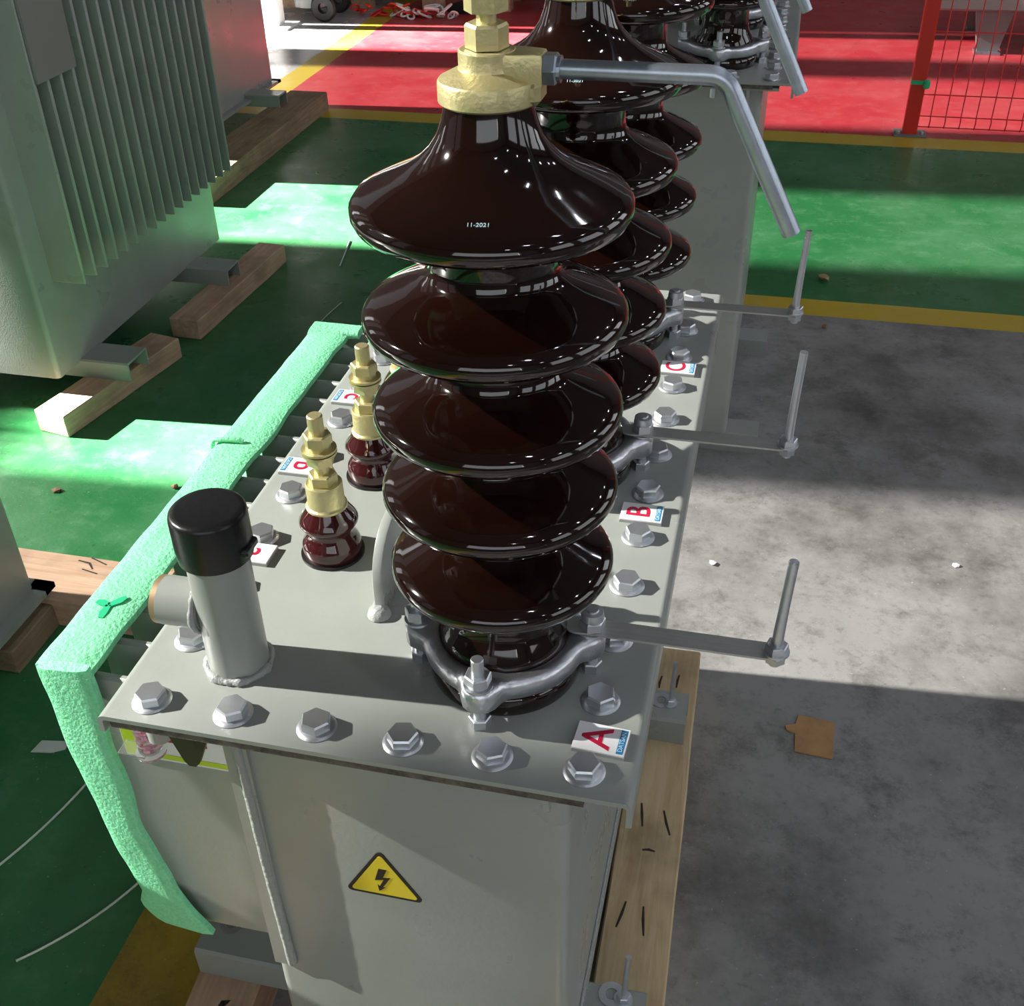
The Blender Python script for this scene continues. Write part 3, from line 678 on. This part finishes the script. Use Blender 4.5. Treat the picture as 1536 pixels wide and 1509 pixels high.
timber('short pine beam under the near foot of the large finned transformer, its end in sunlight', (-1.1070, 1.682), .455, .095, .06, -.185, WOODP, 0, seed=6)
timber('short pinkish beam reaching out from the far foot of the large finned transformer', (-1.0460, 2.290), .57, .092, .06, -.05, WOODP, 0, seed=7)
timber('long dusty beam under the transformer that reflects the red floor', (-1.5450, 3.60), 1.22, .175, .08, 0, WOODD, 0, seed=8)
t2b = timber('broad pine board with dark scribbles beside the foam corner', (-.80, .880), .52, .135, .07, PI / 2 + .0, WOODP, 0, seed=9)
for s_ in ([(.052, -.049, 0), (.048, -.076, 0), (.032, -.092, 0)], [(.065, -.071, 0), (.050, -.113, 0)], [(.028, -.071, 0), (.020, -.109, 0)]):
    mb_ = [( -0 + p[0], p[1], 0) for p in s_]
    st_ = stroke(t2b, [(p[0] - .0, p[1], 0) for p in s_], .005); st_.location.z = -.0100
timber('dark short block under the transformer at the left edge', (-.79, .745), .14, .10, .055, 0, WOODD, 0, seed=10)

# ------------------------------------------------------------------ red wire fence at the far right
fe = empty('wire_fence', (1.05, 4.275, 0)); tag(fe, 'red wire mesh fence panel with square post on the yellow line', 'fence')
MB().box(-.028, .028, -.025, .025, .004, 1.9, .004).build('post', FRED, fe, 30)
MB().box(-.062, .066, -.045, .045, 0, .008, .001).build('base_plate', MGREY, fe, 0)
for bx in (-.045, .048): MB().hexa((bx, -.02, .008), .009, .012, .2).build('anchor_bolt', ZINC, fe, 0)
MB().lathe([(.036, .205), (.041, .205), (.041, .220), (.036, .220), (.036, .205)], (0, 0, 0), 4, Matrix.Rotation(PI / 4, 4, 'Z')).lathe([(0, .19), (.012, .195), (.014, .21), (.010, .225), (0, .228)], (.03, -.036, 0), 10).build('green_tie', FOAMD, fe, 30)
wv = MB().tube([(0, 0, .030), (0, -.012, .060), (0, 0, .075), (0, 0, 1.85)], .0024, 8).mesh('wire', 60); wv.materials.append(FRED)
for k in range(24): put('wire', wv, fe, (.072 + k * .0585, 0, 0))
wh = MB().cyl((.03, .004, 0), (1.47, .004, 0), .0024, 8).mesh('wire', 60); wh.materials.append(FRED)
for z in (.032, .075, .16, .40, .64, .88, 1.12, 1.36, 1.60, 1.84): put('wire', wh, fe, (0, 0, z))
MB().box(1.46, 1.516, -.025, .025, .004, 1.9, .004).build('post', FRED, fe, 30)

# ------------------------------------------------------------------ things at the back of the hall
me_ = empty('machine_stand', (1.62, 5.75, 0)); tag(me_, 'dark grey steel machine stand on splayed legs behind the red fence', 'machine stand')
MB().box(-.40, .55, -.10, .45, .20, .30, .01).build('frame', MGREY, me_, 0)
MB().box(-.35, .50, -.05, .40, .30, .85, .02).build('housing', MGREY, me_, 0)
for lx, ly in ((-.12, -.06), (.46, -.06), (-.12, .40), (.46, .40)):
    l1 = MB().prism([(-.05, 0), (.05, 0), (.09, .19), (-.09, .19)], -.02, .02, Matrix.Translation((lx, ly, .012)) @ Matrix.Rotation(PI / 2, 4, 'X')).build('leg', MGREY, me_, 0)
    MB().box(lx - .06, lx + .06, ly - .05, ly + .05, 0, .012).build('foot_plate', ZINCD, l1, 0)
MB().hexa((0, 0, 0), .02, .02, 0, .1, Matrix.Translation((.02, -.10, .24)) @ Matrix.Rotation(PI / 2, 4, 'X')).build('bolt', ZINC, me_, 0)

cl = empty('white_post', (-2.36, 5.72, 0)); tag(cl, 'white painted post glaring in the sun at the back', 'post')
MB().box(-.05, .05, -.05, .05, .01, 2.4, .005).build('shaft', WPAINT, cl, 0); MB().box(-.12, .12, -.10, .10, 0, .012).build('base_plate', WPAINT, cl, 0)
tb = empty('wheeled_bin', (-2.24, 6.02, 0)); tag(tb, 'pale grey bin with a black wheel beside the white post', 'bin')
MB().lathe([(0, .06), (.10, .06), (.13, .70), (.135, .72), (0, .72)], (0, 0, 0), 24).build('body', BINM, tb, 40)
for yy in (-.14, .10): MB().lathe([(.03, -.02), (.065, -.022), (.075, -.012), (.075, .012), (.065, .022), (.03, .02), (.03, -.02)], (0, 0, 0), 24, Matrix.Translation((.13, yy, .075)) @ Matrix.Rotation(PI / 2, 4, 'X')).build('wheel', RUBBER, tb, 40)

def pallet(label, x, y, rz, w_=1.1, d_=.8):
    p = empty('pallet', (x, y, 0), rz); tag(p, label, 'pallet', 'wooden pallets at the back')
    for k in range(7):
        xx = -w_ / 2 + .05 + k * (w_ - .1) / 6; MB().box(xx - .05, xx + .05, -d_ / 2, d_ / 2, .118, .140, .002).build('deck_board', WOODP if k % 2 else WOODD, p, 0)
    for yy in (-d_ / 2 + .05, 0, d_ / 2 - .05):
        MB().box(-w_ / 2, w_ / 2, yy - .045, yy + .045, .098, .118).build('stringer', WOODD, p, 0)
        for xx in (-w_ / 2 + .06, 0, w_ / 2 - .06): MB().box(xx - .06, xx + .06, yy - .045, yy + .045, 0, .098).build('block', WOODP, p, 0)
    return p
pallet('wooden pallet at the back behind the red and white chain', -2.02, 6.62, .03, 1.0, .8)
pallet('wooden pallet at the back behind the front bushing cap', -.62, 6.62, 0, 1.2, .7)
ch = empty('barrier_chain', (-1.72, 6.10, 0)); tag(ch, 'red and white plastic barrier chain heaped on the floor at the back', 'chain')
random.seed(11)
for c_, m_ in (('r', FRED), ('w', WPAINT)):
    lk = MB().tube([(.030 * math.cos(a) + (.014 if math.cos(a) > 0 else -.014), .019 * math.sin(a), 0) for a in [2 * PI * i / 14 for i in range(14)]], .0060, 8, closed=True).mesh('link', 60); lk.materials.append(m_)
    for i in range(15):
        xx = (-.28 + i * .034) if c_ == 'r' else (-.02 + i * .026)
        put('link', lk, ch, (xx, random.uniform(-.05, .05) + (.0 if c_ == 'r' else -.03), .012 + random.uniform(0, .045)), (random.uniform(-.5, .5), random.uniform(-.5, .5), random.uniform(0, PI)))
bp_ = empty('barrier_post', (-1.36, 6.30, 0)); tag(bp_, 'orange and white plastic barrier post by the chain', 'post')
MB().lathe([(0, .0), (.13, .0), (.13, .02), (.04, .05), (0, .05)], (0, 0, 0), 24).build('foot', RUBBER, bp_, 40)
MB().lathe([(0, .04), (.035, .04), (.030, .9), (0, .9)], (0, 0, 0), 20).build('shaft', ORNG, bp_, 40)

# ------------------------------------------------------------------ scraps on the floor
cb = MB().prism([(-.035, -.045), (.028, -.050), (.032, .036), (-.030, .042), (-.034, .018), (-.052, .012), (-.050, .002), (-.034, -.004)], .0005, .0030, bev=.0006).build('cardboard_scrap', CARD, None, 0, (.709, .826, 0)); tag(cb, 'torn brown cardboard scrap on the bare concrete', 'cardboard')
ps = MB().prism([(-.026, -.022), (.010, -.016), (.030, -.004), (.026, .014), (-.022, .006)], .0005, .0016).build('paper_scrap', PAPER, None, 0, (-.583, .528, 0)); tag(ps, 'pale torn paper scrap on dark green floor left of the foam', 'paper scrap')
def strap(label, p0, p1, bow, r=.0022):
    a, b = Vector(p0), Vector(p1); d = b - a; n_ = Vector((-d.y, d.x, 0)).normalized(); mid = (a + b) / 2
    pts = [(a.lerp(b, t) + n_ * bow * 4 * t * (1 - t) - mid) for t in [i / 16 for i in range(17)]]
    pts = [(p.x, p.y, r + .0006) for p in pts]
    o = MB().tube(pts, r, 6).build('plastic_strap', STRAPM, None, 60, (mid.x, mid.y, 0)); tag(o, label, 'strap', 'plastic straps and wire ends on the floor'); return o
strap('thin pale plastic strap on dark green floor, upper of two at left', (-.56, .21, 0), (-.476, .462, 0), -.012)
strap('thin pale plastic strap curving over dark green floor toward the yellow line', (-.403, .146, 0), (-.289, .318, 0), -.012)
strap('short pale wire end lying in the sunlit green floor behind the bushing', (-.802, 2.568, 0), (-.842, 2.775, 0), 0)
strap('short thin wire lying beyond the far end of the foam', (-.717, 2.170, 0), (-.702, 2.310, 0), .002, .0016)
def chip(label, x, y, s, m, seed, name='floor_chip', cat='debris', group=None):
    random.seed(seed); b = bmesh.new(); bmesh.ops.create_icosphere(b, subdivisions=1, radius=s)
    for v in b.verts: v.co *= random.uniform(.6, 1.25); v.co.z = v.co.z * .45 + s * .36
    zmin = min(v.co.z for v in b.verts)
    for v in b.verts: v.co.z -= zmin
    mb = MB(); mb.bm.free(); mb.bm = b; o = mb.build(name, m, None, 0, (x, y, 0)); tag(o, label, cat, group or 'crumbs on the floor'); return o
chip('small brown clod on the green floor near the left transformer', -1.005, 1.235, .012, STONE, 1)
chip('curled dry leaf on the green lane right of the rear transformer', .712, 2.745, .020, LEAF, 2, 'dry_leaf', 'leaf')
chip('dark lump on the concrete near the bottom edge', .602, .205, .013, RUBBER, 3)
chip('small white chip on the sunlit concrete beside the front lid', .497, 1.268, .009, WPAINT, 4)
chip('small pale chip on the sunlit concrete at far right', .985, 1.36, .007, WPAINT, 5)
chip('dark crumb on the green floor by the sun patch', -.74, 1.30, .009, STONE, 6)
chip('dark pebble on grey concrete by the near yellow line', .72, 2.42, .012, STONE, 7)
